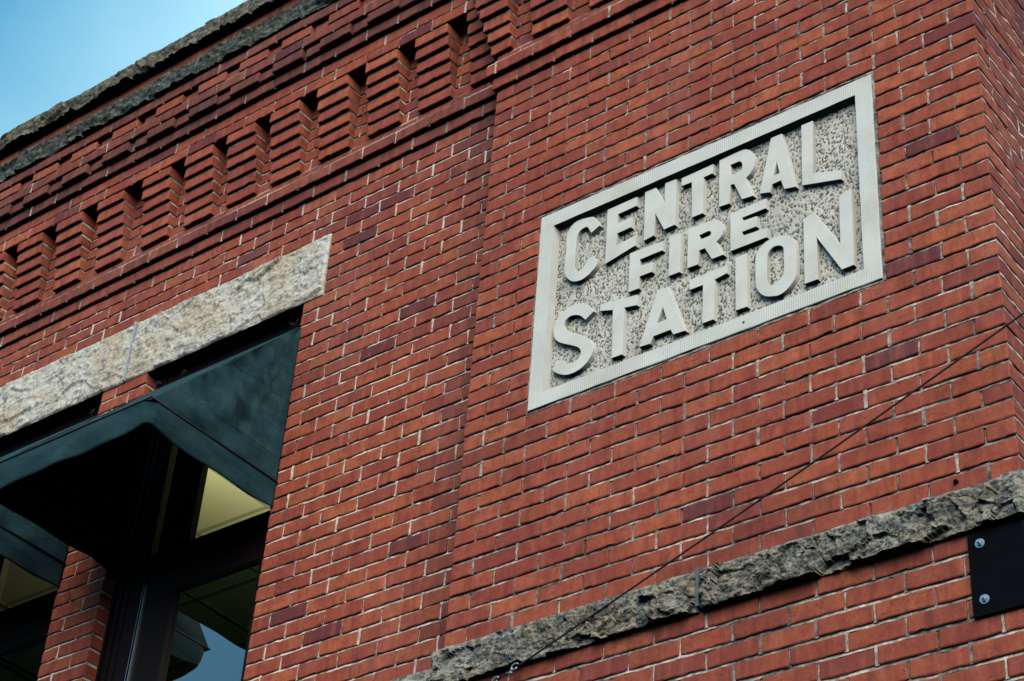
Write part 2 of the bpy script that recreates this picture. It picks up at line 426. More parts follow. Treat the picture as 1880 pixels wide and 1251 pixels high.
# ---- recessed wall
mb = MB()
for v in range(0, 56):
    ph = -.2 if v % 2 == 1 else -1.2      # v = bottom line, course index v
    segs = [(X(LEFT), X(-.02))]
    if v > VT + .5 and v <= VB:
        segs = [(X(LEFT), X(-34.15)), (X(-24.2), X(-21.1)), (X(-11.15), X(-.02))]
    elif 4.5 < v <= 9: segs = [(X(LEFT), X(-35.4)), (X(-9.97), X(-.02))]
    for a0, a1 in segs:
        if 39 < v <= 41: continue
        course(mb, a0, a1, v, YW, front, ph, soot_shade=wall_soot_shade, depth=.10 if v <= VT else .095)
for v in range(-9, 0):
    course(mb, X(LEFT), X(-.02), v, YW - (.001), front, -.2 if v % 2 else -1.2, soot_shade=wall_soot_shade)
# mortar backing with window holes
yb = Y(1.44) + .0095
def sheet(x0, x1, v0, v1, y=yb): mb.add([(x0, y, Z(v1)), (x1, y, Z(v1)), (x1, y, Z(v0)), (x0, y, Z(v0))], [(0, 1, 2, 3)], 1)
sheet(X(LEFT), X(-34.15), VT, VB); sheet(X(-24.2), X(-21.1), VT, VB); sheet(X(-11.15), 0, VT, VB)
sheet(X(LEFT), 0, -18, VT); sheet(X(LEFT), 0, VB, 58)
# reveal mortar returns
for xx, sg in ((-34.15, 1), (-24.2, -1), (-21.1, 1), (-11.15, -1)):
    x = X(xx) - sg * .004
    mb.add([(x, yb - .004, Z(VB)), (x, yb + .10, Z(VB)), (x, yb + .10, Z(VT)), (x, yb - .004, Z(VT))], [(0, 1, 2, 3)], 1)
P_(mb, 'wall', (BR, MW), tint=True)

# ---- projecting corner pavilion (pilaster with the sign)
mb = MB()
SG = (X(3.0), X(17.92)); 
for v in range(-9, 40):
    odd = v % 2 == 1; ph = 1 if odd else 0
    sk = [(SG[0], SG[1])] if 12.9 < v <= 26.0 else []
    bs = [] if v == 26 else sk
    if v == 12: bs = []
    def sso(x, vv): return .03 + (.10 if vv < 4 else 0) + (.07 if vv > 36 else 0)
    course(mb, 0, X(22), v, 0., front, ph, soot_shade=sso, depth=.10, skip=sk, bedskip=bs, end1=(HU - HJ if not odd else 2 * HU - HJ))
v = 41.0; k = 0
while v < 56:
    vv = 42.08 + 1.045 * k; k += 1; v = vv
    odd = k % 2 == 0
    course(mb, 0, X(22), vv, 0., front, 0 if odd else 1, soot_shade=.16, depth=.10, end1=(HU - HJ if not odd else 2 * HU - HJ))
# backing of front and side
def q(*p): mb.add(p, [tuple(range(len(p)))], 1)
for (x0, x1, va, vb2) in ((0.004, X(22) - .009, -18, 12.3), (.004, SG[0] + .02, 12.3, 26), (SG[1] - .02, X(22) - .009, 12.3, 26), (.004, X(22) - .009, 26, 58)):
    q((x0, .0095, Z(vb2)), (x1, .0095, Z(vb2)), (x1, .0095, Z(va)), (x0, .0095, Z(va)))
q((.006, .009, Z(58)), (.006, Y(1.5), Z(58)), (.006, Y(1.5), Z(-18)), (.006, .009, Z(-18)))
P_(mb, 'corner_pavilion', (BR, MO), tint=True)
# left return of the pavilion, one wythe deep
# ---- side wall
mb = MB(); YE = Y(46)
for v in range(-18, 40):
    odd = v % 2 == 1
    a0 = (2 * HU if odd else HU) + HJ * .5
    course(mb, a0, YE, v, X(22), side, 2 if odd else 1, soot_shade=.24, depth=.10)  # value raised so the side wall's brick colour reads as shaded
    head_joint(mb, a0 - .002, v, X(22), side)
for k in range(13):
    vv = 42.08 + 1.045 * k; odd = k % 2 == 1
    a0 = (2 * HU if odd else HU) + HJ * .5
    course(mb, a0, YE, vv, X(22), side, 2 if odd else 1, soot_shade=.26, depth=.10); head_joint(mb, a0 - .002, vv, X(22), side)  # shade painted into the brick colour here as well
    bed_strip(mb, 0.004, a0, vv, X(22), side, 0)
for v in range(1, 40): bed_strip(mb, 0.004, (2 if v % 2 else 1) * HU + .01, v, X(22), side, 0)
q((X(22) - .0095, .009, Z(58)), (X(22) - .0095, YE, Z(58)), (X(22) - .0095, YE, Z(-18)), (X(22) - .0095, .009, Z(-18)))
P_(mb, 'side_wall', (BR, MW), tint=True)
# far lower storey, plain brick down to the pavement
mb = MB()
mb.box(X(LEFT), X(-.02), Y(1.44) + .02, Y(5), 0, Z(56)); mb.box(0, X(22) - .012, .012, YE, 0, Z(57)) 
def low_brick():
    s = NT('lower_brickwork'); t = s.n('TexCoord'); m = s.n('Mapping'); m.inputs['Rotation'].default_value = (R(90), 0, 0)
    s.l(t.outputs['Object'], m.inputs[0]); b = s.n('TexBrick'); s.l(m.outputs[0], b.inputs[0])
    for k_, v_ in (('Scale', 1.), ('Brick Width', .2157), ('Row Height', .075), ('Mortar Size', .006)): b.inputs[k_].default_value = v_
    b.inputs['Color1'].default_value = (.30, .05, .03, 1); b.inputs['Color2'].default_value = (.2, .035, .027, 1); b.inputs['Mortar'].default_value = (.4, .34, .3, 1)
    return s.fin(b.outputs[0], .85)
P_(mb, 'lower_wall', (low_brick(),))

# ---- corbelled courses and frieze
def corbel(name, x0, x1, v, y, base_y, phase, soot_shade=.3, endside=False, hdr=None):
    """one projecting course: bricks from y, mortar core behind"""
    mb = MB(); n = -Y(y)
    course(mb, x0, x1, v, n, front, phase, soot_shade=soot_shade, depth=max(.05, Y(base_y) - Y(y) + .02), beds=False)
    mb.box(x0 + .006, x1 - .006, Y(y) + .007, Y(base_y) + .012, Z(v) + BH0 + .004, Z(v) + CO + BH0 - .001, 1)
    return P_(mb, name, (BR, MO), tint=True)
rec = [(0, 1.20, .42), (-1, .86, .46), (-2, 1.3, .12)]
for v, y, s_ in rec: corbel('corbel_course', X(LEFT), -.004, v, y, 1.44, (-.4 if v % 2 else -1.5), s_)
pav = [(0, .25, .16), (-1, .6, .10), (-2, .14, .10)]
for v, p, s_ in pav:
    x0, x1 = X(0) - Y(p), X(22) + Y(p)
    mb = MB(); course(mb, x0, x1, v, Y(p), front, .15 if v % 2 else 1.2, soot_shade=s_, depth=Y(1.4) + Y(p) , beds=False, end1=Y(1.4) + Y(p))
    mb.box(x0 + .006, x1 - .006, -Y(p) + .007, Y(1.5), Z(v) + BH0 + .004, Z(v) + CO + BH0 - .001, 1)
    course(mb, Y(1.6), YE, v, x1, side, .3 if v % 2 else 1.3, soot_shade=s_, beds=False)
    P_(mb, 'corbel_course', (BR, MO), tint=True)
# dentil blocks, stepping outwards as they rise
def dentil(x0, x1, prof, base, seed, left=None):
    mb = MB()
    for i, y in enumerate(prof):
        v = -3 - i; xl = x0 if left is None else left[i]
        n = -Y(y); d = Y(base) - Y(y) + .01
        add_bricks(mb, [(xl, x1, Z(v) + BH0, Z(v) + BH1 - .001, n, d, rs.uniform(0, .10), .35 + .6 * rs.rand())], front)
        ylow = prof[i - 1] if i else base - .12
        if i: mb.box(xl + .005, x1 - .0025, Y(ylow) + .006, Y(base) + .008, Z(v) - (CO - BH1) - .002, Z(v) + BH0 + .002, 1)
    P_(mb, 'dentil', (BR, MO), tint=True)
profR = [1.0, .86, .66, .43, .21, .0]
REs = [-.35, -3.42, -6.45, -9.53, -12.65, -15.57, -18.5, -21.55, -24.9, -28.05, -31.15, -34.2, -37.25, -40.3, -43.4, -46.4, -49.5, -52.6, -55.6, -58.7, -61.5]
REs = REs[:-1]
for i, r_ in enumerate(REs): dentil(X(r_ - 1.93), X(r_), profR, 1.44, i)
profP = [-.40, -.63, -.82, -1.08, -1.30, -1.5]
dentil(0, X(.77), profP, 0, 99, left=[X(-.36), X(-.48), X(-.66), X(-.80), X(-1.02), X(-1.2)])
for k in range(1, 7): dentil(X(.77 + 3.07 * k - 1.93), X(.77 + 3.07 * k), profP, 0, 100 + k)
dentil(X(20.3), X(22.4), profP, 0, 110)
# courses over the dentils: (bottom line, y recess, soot)
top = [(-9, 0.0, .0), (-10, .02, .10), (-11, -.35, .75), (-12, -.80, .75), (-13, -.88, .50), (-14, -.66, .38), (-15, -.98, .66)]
for v, y, s_ in top:
    y2 = y - 1.46
    for (x0, x1, yy, bs, nm) in ((X(LEFT), X(-1.2), y, 1.44, 'r'), (X(-1.25) + Y(min(0, y)) , X(22) - Y(y2), y2, 0, 'p')):
        mb = MB()
        if v in (-12, -14):
            # alternating: stretcher set forward, header set back
            B = []
            RL = REs if nm == 'r' else [3.84 + 3.07 * k for k in range(-1, 8)]
            ro, wd = (.65, 2.0) if v == -14 else (.28, 2.03)
            nf = -Y(yy - (.24 if v == -14 else 0.06)); nb = -Y(yy + (.06 if v == -14 else .18))
            for r_ in RL:
                b_ = (r_ + ro) * HU; a = b_ - wd * HU; c_ = a - (3.07 - wd) * HU
                for (p0, p1, nn, so_) in ((a, b_, nf, s_ * (.4 if v == -14 else 1)), (c_, a, nb, s_)):
                    p0, p1 = max(p0, x0), min(p1, x1)
                    if p1 - p0 > .03: B.append((p0 + .003, p1 - .003, Z(v) + BH0, Z(v) + BH1, nn, .25, so_))
            add_bricks(mb, B, front)
            mb.box(x0 + .006, x1 - .006, Y(yy + .22) + .012, Y(bs) + .01, Z(v) + BH0 + .004, Z(v) + CO + BH0 - .001, 1)
        else:
            course(mb, x0, x1, v, -Y(yy), front, -.4 if v % 2 else -1.35, soot_shade=s_, depth=Y(bs) - Y(yy) + .02, beds=False)
            mb.box(x0 + .006, x1 - .006, Y(yy) + .0075, Y(bs) + .01, Z(v) + BH0 + .004 if v > -10.5 else Z(v) + BH0 + .004, Z(v) + CO + BH0 - .001, 1)
        P_(mb, 'frieze_course', (BR, MO), tint=True)
# brick course between the two stone courses
for (x0, x1, y, bs) in ((X(LEFT), X(-2.2), -.95, 1.44), (X(-2.3), X(22) + Y(2.3), -2.4, 0)):
    mb = MB(); course(mb, x0, x1, -18, -Y(y), front, -.4, soot_shade=.06, depth=Y(bs - y), beds=False)
    mb.box(x0 + .004, x1 - .004, Y(y) + .006, Y(bs) + .02, Z(-18) - .004, Z(-19) + .003, 1); P_(mb, 'parapet_course', (BR, MO), tint=True)

# ---- rock-faced stone
def hsh(c, k): 
    return (math.sin(c[0] * 127.1 + c[1] * 311.7 + c[2] * 74.7 + k * 53.3) * 43758.5453) % 1.0
def facet(x, z, sc, seed):
    d, pts = noise.voronoi(Vector((x * sc + seed, z * sc * 1.3, seed * 1.7)))
    c = pts[0]
    gx = hsh(c, 1) - .5; gz = hsh(c, 2) - .5; b = hsh(c, 3) - .5
    return b + (gx * (x * sc + seed - c[0]) + gz * (z * sc * 1.3 - c[1])) * 1.6
def rock(name, x0, x1, z0, z1, yf, yb_, mat, amp=.02, seed=1., step=.006, edge=.012, wav=.003, dirn='front', bulge=.6, fw=(.8, .5, .25), over=False, smooth=True):
    m = max(3, int((x1 - x0) / step)); n = max(3, int((z1 - z0) / step)); P = np.zeros((m + 1, n + 1, 3))
    for i in range(m + 1):
        x = x0 + (x1 - x0) * i / m
        for j in range(n + 1):
            z = z0 + (z1 - z0) * j / n; t = j / n
            wx = x + .02 * noise.noise(Vector((x * 9, z * 9, seed))); wz = z + .02 * noise.noise(Vector((x * 9, z * 9, seed + 9)))
            f = fw[0] * facet(wx, wz, 5.0, seed) + fw[1] * facet(wx, wz, 13, seed + 3) + fw[2] * facet(wx, wz, 32, seed + 5) + .10 * facet(wx, wz, 70, seed + 7)
            f += .30 * noise.fractal(Vector((x * 14, seed, z * 18)), .8, 2.1, 6)
            ed = (1 - t) * (z1 - z0) / edge if over else min(t * (z1 - z0), (1 - t) * (z1 - z0)) / edge; ee = min((x - x0), (x1 - x)) / (edge * .6)
            k = min(1, max(0, ed)) ** .6 * min(1, max(0.0, ee)) ** .5
            d = k * amp * (bulge + f)
            zz = z
            if j == 0: zz = z + wav * noise.noise(Vector((x * 22, seed, 1))) + wav * .7 * noise.noise(Vector((x * 70, seed, 2)))
            if j == n: zz = z + wav * noise.noise(Vector((x * 18, seed, 5))) + wav * noise.noise(Vector((x * 60, seed, 4)))
            P[i, j] = (x, yf - d, zz)
    mb = MB(); mb.grid(P, 0)
    V = P
    def skirt(row):
        bk = row.copy(); bk[:, 1] = yb_; mb.grid(np.stack([row, bk], 1), 0)
    skirt(V[:, 0]); skirt(V[::-1, -1].copy()); skirt(V[0][::-1].copy()); skirt(V[-1])
    if dirn == 'side':
        for k in range(len(mb.V)):
            a = mb.V[k].copy(); mb.V[k] = np.stack([-a[:, 1], a[:, 0], a[:, 2]], -1)
    return P_(mb, name, (mat,), smooth=smooth)
# lintels
rock('lintel', X(-22.53), X(-10.0), Z(9.12), Z(4.06), Y(1.40), Y(1.44) + .25, LIN, .017, 3.3, .0055, .010, .0022, fw=(.7, .20, .10))
rock('lintel', X(-35.4), X(-22.63), Z(9.12), Z(4.06), Y(1.40), Y(1.44) + .25, LIN, .017, 8.1, .006, .010, .0022, fw=(.7, .20, .10))
mb = MB(); mb.box(X(-22.62), X(-22.54), Y(1.12), Y(1.5), Z(9.1), Z(4.08)); P_(mb, 'lintel_joint', (simple('pale_joint_sealant', (.42, .48, .50), .7),))
# belt course of the pavilion
for a, b_, sd_ in ((-.35, 10.78, 2.), (10.9, 22.15, 5.)):
    rock('belt_stone', X(a), X(b_), Z(41.25), Z(39.0), -Y(.12), .06, BAND, .034, sd_, .0050, .03, .0018, bulge=.75, fw=(.9, .5, .16), over=True, smooth=False)
rock('belt_stone', X(LEFT), X(-.4), Z(41.2), Z(39.0), Y(1.28), Y(1.44) + .06, BAND, .018, 12., .008, .02, .004) if False else None
rock('belt_stone', X(-11.1), X(-.36), Z(41.2), Z(39.0), Y(1.22), Y(1.44) + .06, BAND, .018, 12., .007, .03, .002, over=True)
rock('belt_stone', -.02, YE, Z(41.25), Z(39.0), -X(22) - Y(.15), -X(22) + .06, BAND, .03, 21., .008, .03, .002, 'side', over=True)
mb = MB(); mb.box(X(10.78), X(10.9), -Y(.45), .05, Z(41.1), Z(39.06)); P_(mb, 'belt_joint', (simple('dark_joint_mortar', (.10, .13, .15), .8),))
# cornice and coping
cj = [-62, -55, -48, -41.5, -34.1, -28.6, -23.1, -16.2, -9.0, -2.2]
for i in range(9):
    rock('cornice_stone', X(cj[i]) + .003, X(cj[i + 1]) - .003, Z(-16) , Z(-18) + .004, -Y(1.05), Y(1.44), CORN, .026, 29. + i, .006, .03, .004, fw=(.9, .4, .12), over=True)
rock('cornice_stone', X(-2.2), X(22) + Y(2.6), Z(-16), Z(-18) + .004, -Y(2.5), Y(1.44), CORN, .026, 41., .012, .03, .006)
kj = [-62, -54.5, -47, -39.5, -32.4, -24.95, -23.3, -14.8, -8.4, -3.0]
for i in range(9):
    rock('coping_stone', X(kj[i]) + .002, X(kj[i + 1]) - .002, Z(-19), Z(-20.75) - (0.0 if i != 3 else -.02), -Y(1.55), Y(3.5), COPE, .028, 47.6 + i * 1.7, .007, .035, .008, fw=(1., .4, .12), over=True)
rock('coping_stone', X(-3.0), X(22) + Y(3.2), Z(-19), Z(-20.75), -Y(3.0), Y(3.5), COPE, .032, 71., .014, .035, .012)
# roof slab behind the parapet and room shell
mb = MB(); mb.box(X(LEFT), X(22) - .02, Y(3.4), YE, Z(-14), Z(-13)); P_(mb, 'roof', (ASP,))

# ---- windows
def window(u0, u1):
    e = bpy.data.objects.new('window', None); col.objects.link(e); e.parent = bld
    e.location = Vector((X((u0 + u1) / 2), Y(2.6), Z(28))) - bld.location
    base = Vector((X((u0 + u1) / 2), Y(2.6), Z(28)))
    def W(mb, name, mats, **kw):
        o = mb.build(name, e, mats, loc=tuple(base), **kw); o.location = (0, 0, 0); return o
    x0, x1 = X(u0) + .004, X(u1) - .004; ya, yb2 = Y(2.45), Y(4.0)
    zt, zb = Z(VT) - .004, Z(VB) + .004
    m = MB()
    m.box(x0 - .014, X(u0 + 2.0), ya, yb2, zb, zt); m.box(x1 - .05, x1 + .014, ya, yb2, zb, zt)                 # stiles
    m.box(X(u0 + 2.0) + .001, x1 - .051, ya + .004, yb2 - .01, Z(12.2), zt - .001)                 # head
    m.box(X(u0 + 2.0) + .001, x1 - .051, ya - .003, yb2 - .01, Z(25.4), Z(23.85))                  # transom
    m.box(X(u0 + 2.0) + .001, x1 - .051, ya + .004, yb2 - .01, zb + .001, zb + .09)                # sill
    for k in range(3): m.box(X(u0 + .15 + .42 * k), X(u0 + .28 + .42 * k), ya - .012 + .003 * k, ya + .001, zb, zt)   # reeding
    W(m, 'frame', (FRM,))
    m = MB()
    m.box(X(u0 + 2.30), X(u0 + 4.22), ya + .012, ya + .05, Z(23.9), Z(12.1)); W(m, 'mullion', (FRM,))
    m = MB()   # lower sash
    m.box(X(u0 + 2.2), X(u0 + 3.95), ya + .008, ya + .05, zb + .09, Z(25.42)); m.box(x1 - .10, x1 - .052, ya + .008, ya + .05, zb + .09, Z(25.42))
    m.box(X(u0 + 3.95) + .001, x1 - .101, ya + .009, ya + .05, Z(27.0), Z(25.42)); W(m, 'sash', (FRM,))
    m = MB(); m.box(X(u0 + 2.13), X(u0 + 2.19), ya - .004, ya + .02, zb + .09, Z(26)); m.box(X(u0 + 1.97), X(u0 + 2.0), ya - .003, ya + .02, zb + .09, Z(26)); W(m, 'sash_track', (SIL,))
    m = MB(); y = ya + .032; m.add([(X(u0 + 1.7), y, Z(24)), (x1 - .03, y, Z(24)), (x1 - .03, y, Z(11)), (X(u0 + 1.7), y, Z(11))], [(0, 1, 2, 3)]); W(m, 'pane', (GLU,))
    m = MB(); m.add([(X(u0 + 2.), y, zb + .05), (x1 - .06, y, zb + .05), (x1 - .06, y, Z(26.8)), (X(u0 + 2.), y, Z(26.8))], [(0, 1, 2, 3)]); W(m, 'pane', (GLL,))
    return e
for w_ in WIN: window(*w_)
# ---- room behind the windows
mb = MB(); xr0, xr1, yr0, yr1 = X(-60), X(-4), Y(4.2), Y(70); zc, zf = Z(5), Z(50)
mb.add([(xr0, yr0, zc), (xr1, yr0, zc), (xr1, yr1, zc), (xr0, yr1, zc)], [(0, 1, 2, 3)], 0)
for k in range(-4, 9):
    y = Y(23.1 + 7.8 * k)
    if yr0 < y < yr1: mb.box(xr0, xr1, y - .011, y + .011, zc - .006, zc + .01, 1)
for k in range(-8, 8):
    x = X(-33.25 + 5.4 * k)
    if xr0 < x < xr1: mb.box(x - .011, x + .011, yr0, yr1, zc - .0045, zc + .01, 1)
P_(mb, 'ceiling', (CEI, simple('ceiling_grid', (.36, .37, .25), .8)))
mb = MB()
mb.add([(xr0, yr1, zf), (xr1, yr1, zf), (xr1, yr1, zc), (xr0, yr1, zc)], [(0, 1, 2, 3)]); mb.add([(xr1, yr0, zf), (xr1, yr1, zf), (xr1, yr1, zc), (xr1, yr0, zc)], [(0, 1, 2, 3)])
mb.add([(xr0, yr0, zf), (xr0, yr1, zf), (xr0, yr1, zc), (xr0, yr0, zc)], [(0, 1, 2, 3)]); mb.add([(xr0, yr0, zf), (xr1, yr0, zf), (xr1, yr1, zf), (xr0, yr1, zf)], [(0, 1, 2, 3)])
for a, b_, va, vb2 in ((-60, -34.2, 5, 50), (-24.15, -21.15, VT, VB), (-11.1, -4, 5, 50), (-34.2, -11.1, 5, VT), (-34.2, -11.1, VB, 50)):
    mb.box(X(a), X(b_), Y(4.05), Y(4.2) - .001, Z(vb2), Z(va))
P_(mb, 'room_wall', (WAL,))
# lit pendant lamp inside the room
mb = MB(); lx, ly, lz = X(-20), Y(14.5), Z(13)
mb.tube([(lx, ly, zc), (lx, ly, lz + .12)], .006); mb.tube([(lx, ly, lz - .08), (lx + .03, ly, lz + .08), (lx, ly, lz - .02)], [.03, .09, .12], 0, 20)
P_(mb, 'pendant_lamp', (BLK,))
pl = bpy.data.lights.new('room_lamp', 'POINT'); pl.energy = 105; pl.color = (1., .95, .66); pl.shadow_soft_size = .08
plo = bpy.data.objects.new('room_lamp', pl); col.objects.link(plo); plo.location = (lx + .03, ly, lz + .08)

def onray(px, py, y):
    d = fwd + r2 * ((px - 940) / 3670.47) - u2 * ((py - 625.5) / 3670.47); o = M.translation
    return o + d * ((y - o.y) / d.y)
# ================================================================== SIGN
sgn = thing('stone_sign', 'pale carved limestone plaque reading CENTRAL FIRE STATION set in the brick wall', 'sign', (X(10.4), 0, Z(25.9)))
def S_(o): o.parent = sgn; o.matrix_parent_inverse = Matrix.Translation(sgn.location).inverted(); return o
o0 = (3.04, 12.36, 17.88, 25.9); i0 = (3.69, 13.36, 17.22, 24.97); yfr = -Y(.06); yfl = Y(.43)
mb = MB()
def PT(u, v, y): return (X(u), y, Z(v))
O4 = [(o0[0], o0[3]), (o0[2], o0[3]), (o0[2], o0[1]), (o0[0], o0[1])]; I4 = [(i0[0], i0[3]), (i0[2], i0[3]), (i0[2], i0[1]), (i0[0], i0[1])]
G4 = [(i0[0] + .08, i0[3] - .08), (i0[2] - .03, i0[3] - .08), (i0[2] - .03, i0[1] + .06), (i0[0] + .08, i0[1] + .06)]
for k in range(4):
    a, b_ = O4[k], O4[(k + 1) % 4]; c_, d_ = I4[(k + 1) % 4], I4[k]; g1, g2 = G4[k], G4[(k + 1) % 4]
    mi = 0 if k in (0, 2) else 1
    n_ = 24; P = np.zeros((n_ + 1, 5, 3))
    for i in range(n_ + 1):
        t = i / n_; A_ = np.array(PT(a[0] + (b_[0] - a[0]) * t, a[1] + (b_[1] - a[1]) * t, yfr)); B_ = np.array(PT(d_[0] + (c_[0] - d_[0]) * t, d_[1] + (c_[1] - d_[1]) * t, yfr))
        C_ = np.array(PT(g1[0] + (g2[0] - g1[0]) * t, g1[1] + (g2[1] - g1[1]) * t, yfl + .004))
        out = A_ * 1.0; out[1] = yfr + .0025
        jit = rs.normal(0, .0006, 3) * (0 < i < n_); jit[1] = 0; bk = out.copy(); bk[1] = .05
        inn = A_ + (B_ - A_) * .03; inn[1] = yfr
        B2 = B_ + jit; P[i] = [bk, out + jit * 1.5, inn, B2, C_]
    m0 = MB(); m0.grid(P[:, :4], mi); mb.add(m0.V[0], m0.F, mi)
    m0 = MB(); m0.grid(P[:, 3:], 2); mb.add(m0.V[0], m0.F, 2)
S_(mb.build('frame', None, (SGV, SGH, SGN)))
# bush-hammered ground
nx_, nz_ = 420, 250; P = np.zeros((nx_ + 1, nz_ + 1, 3)); pit = np.zeros((nx_ + 1, nz_ + 1))
xa, xb, za, zb_ = X(i0[0] + .05), X(i0[2]), Z(i0[3]) + .004, Z(i0[1])
for i in range(nx_ + 1):
    x = xa + (xb - xa) * i / nx_
    for j in range(nz_ + 1):
        z = za + (zb_ - za) * j / nz_
        w1 = .004 * noise.noise(Vector((x * 60, z * 60, 3))); q1 = x + w1 + .003 * math.sin(z * 40); q2 = z + w1
        d, _p = noise.voronoi(Vector(((q1 + q2 * .25) * 100, (q2 - q1 * .3) * 78, 2.0)))
        h = noise.noise(Vector((x * 22, z * 22, 7.))) * .5 + .5
        p_ = max(0., 1 - d[0] / (.46 + .34 * h)) 
        r_ = noise.noise(Vector((x * 150, z * 240, 1.))) * .0013
        pit[i, j] = min(1, p_ * 1.25); P[i, j] = (x, yfl + .0055 * p_ - r_ - .002 * noise.noise(Vector((x * 35, z * 35, 4.))), z)
mb = MB(); mb.grid(P, 0); og = S_(mb.build('carved_ground', None, (PIT,), smooth=True))
at = og.data.attributes.new('pit', 'FLOAT', 'POINT'); at.data.foreach_set('value', pit.ravel())
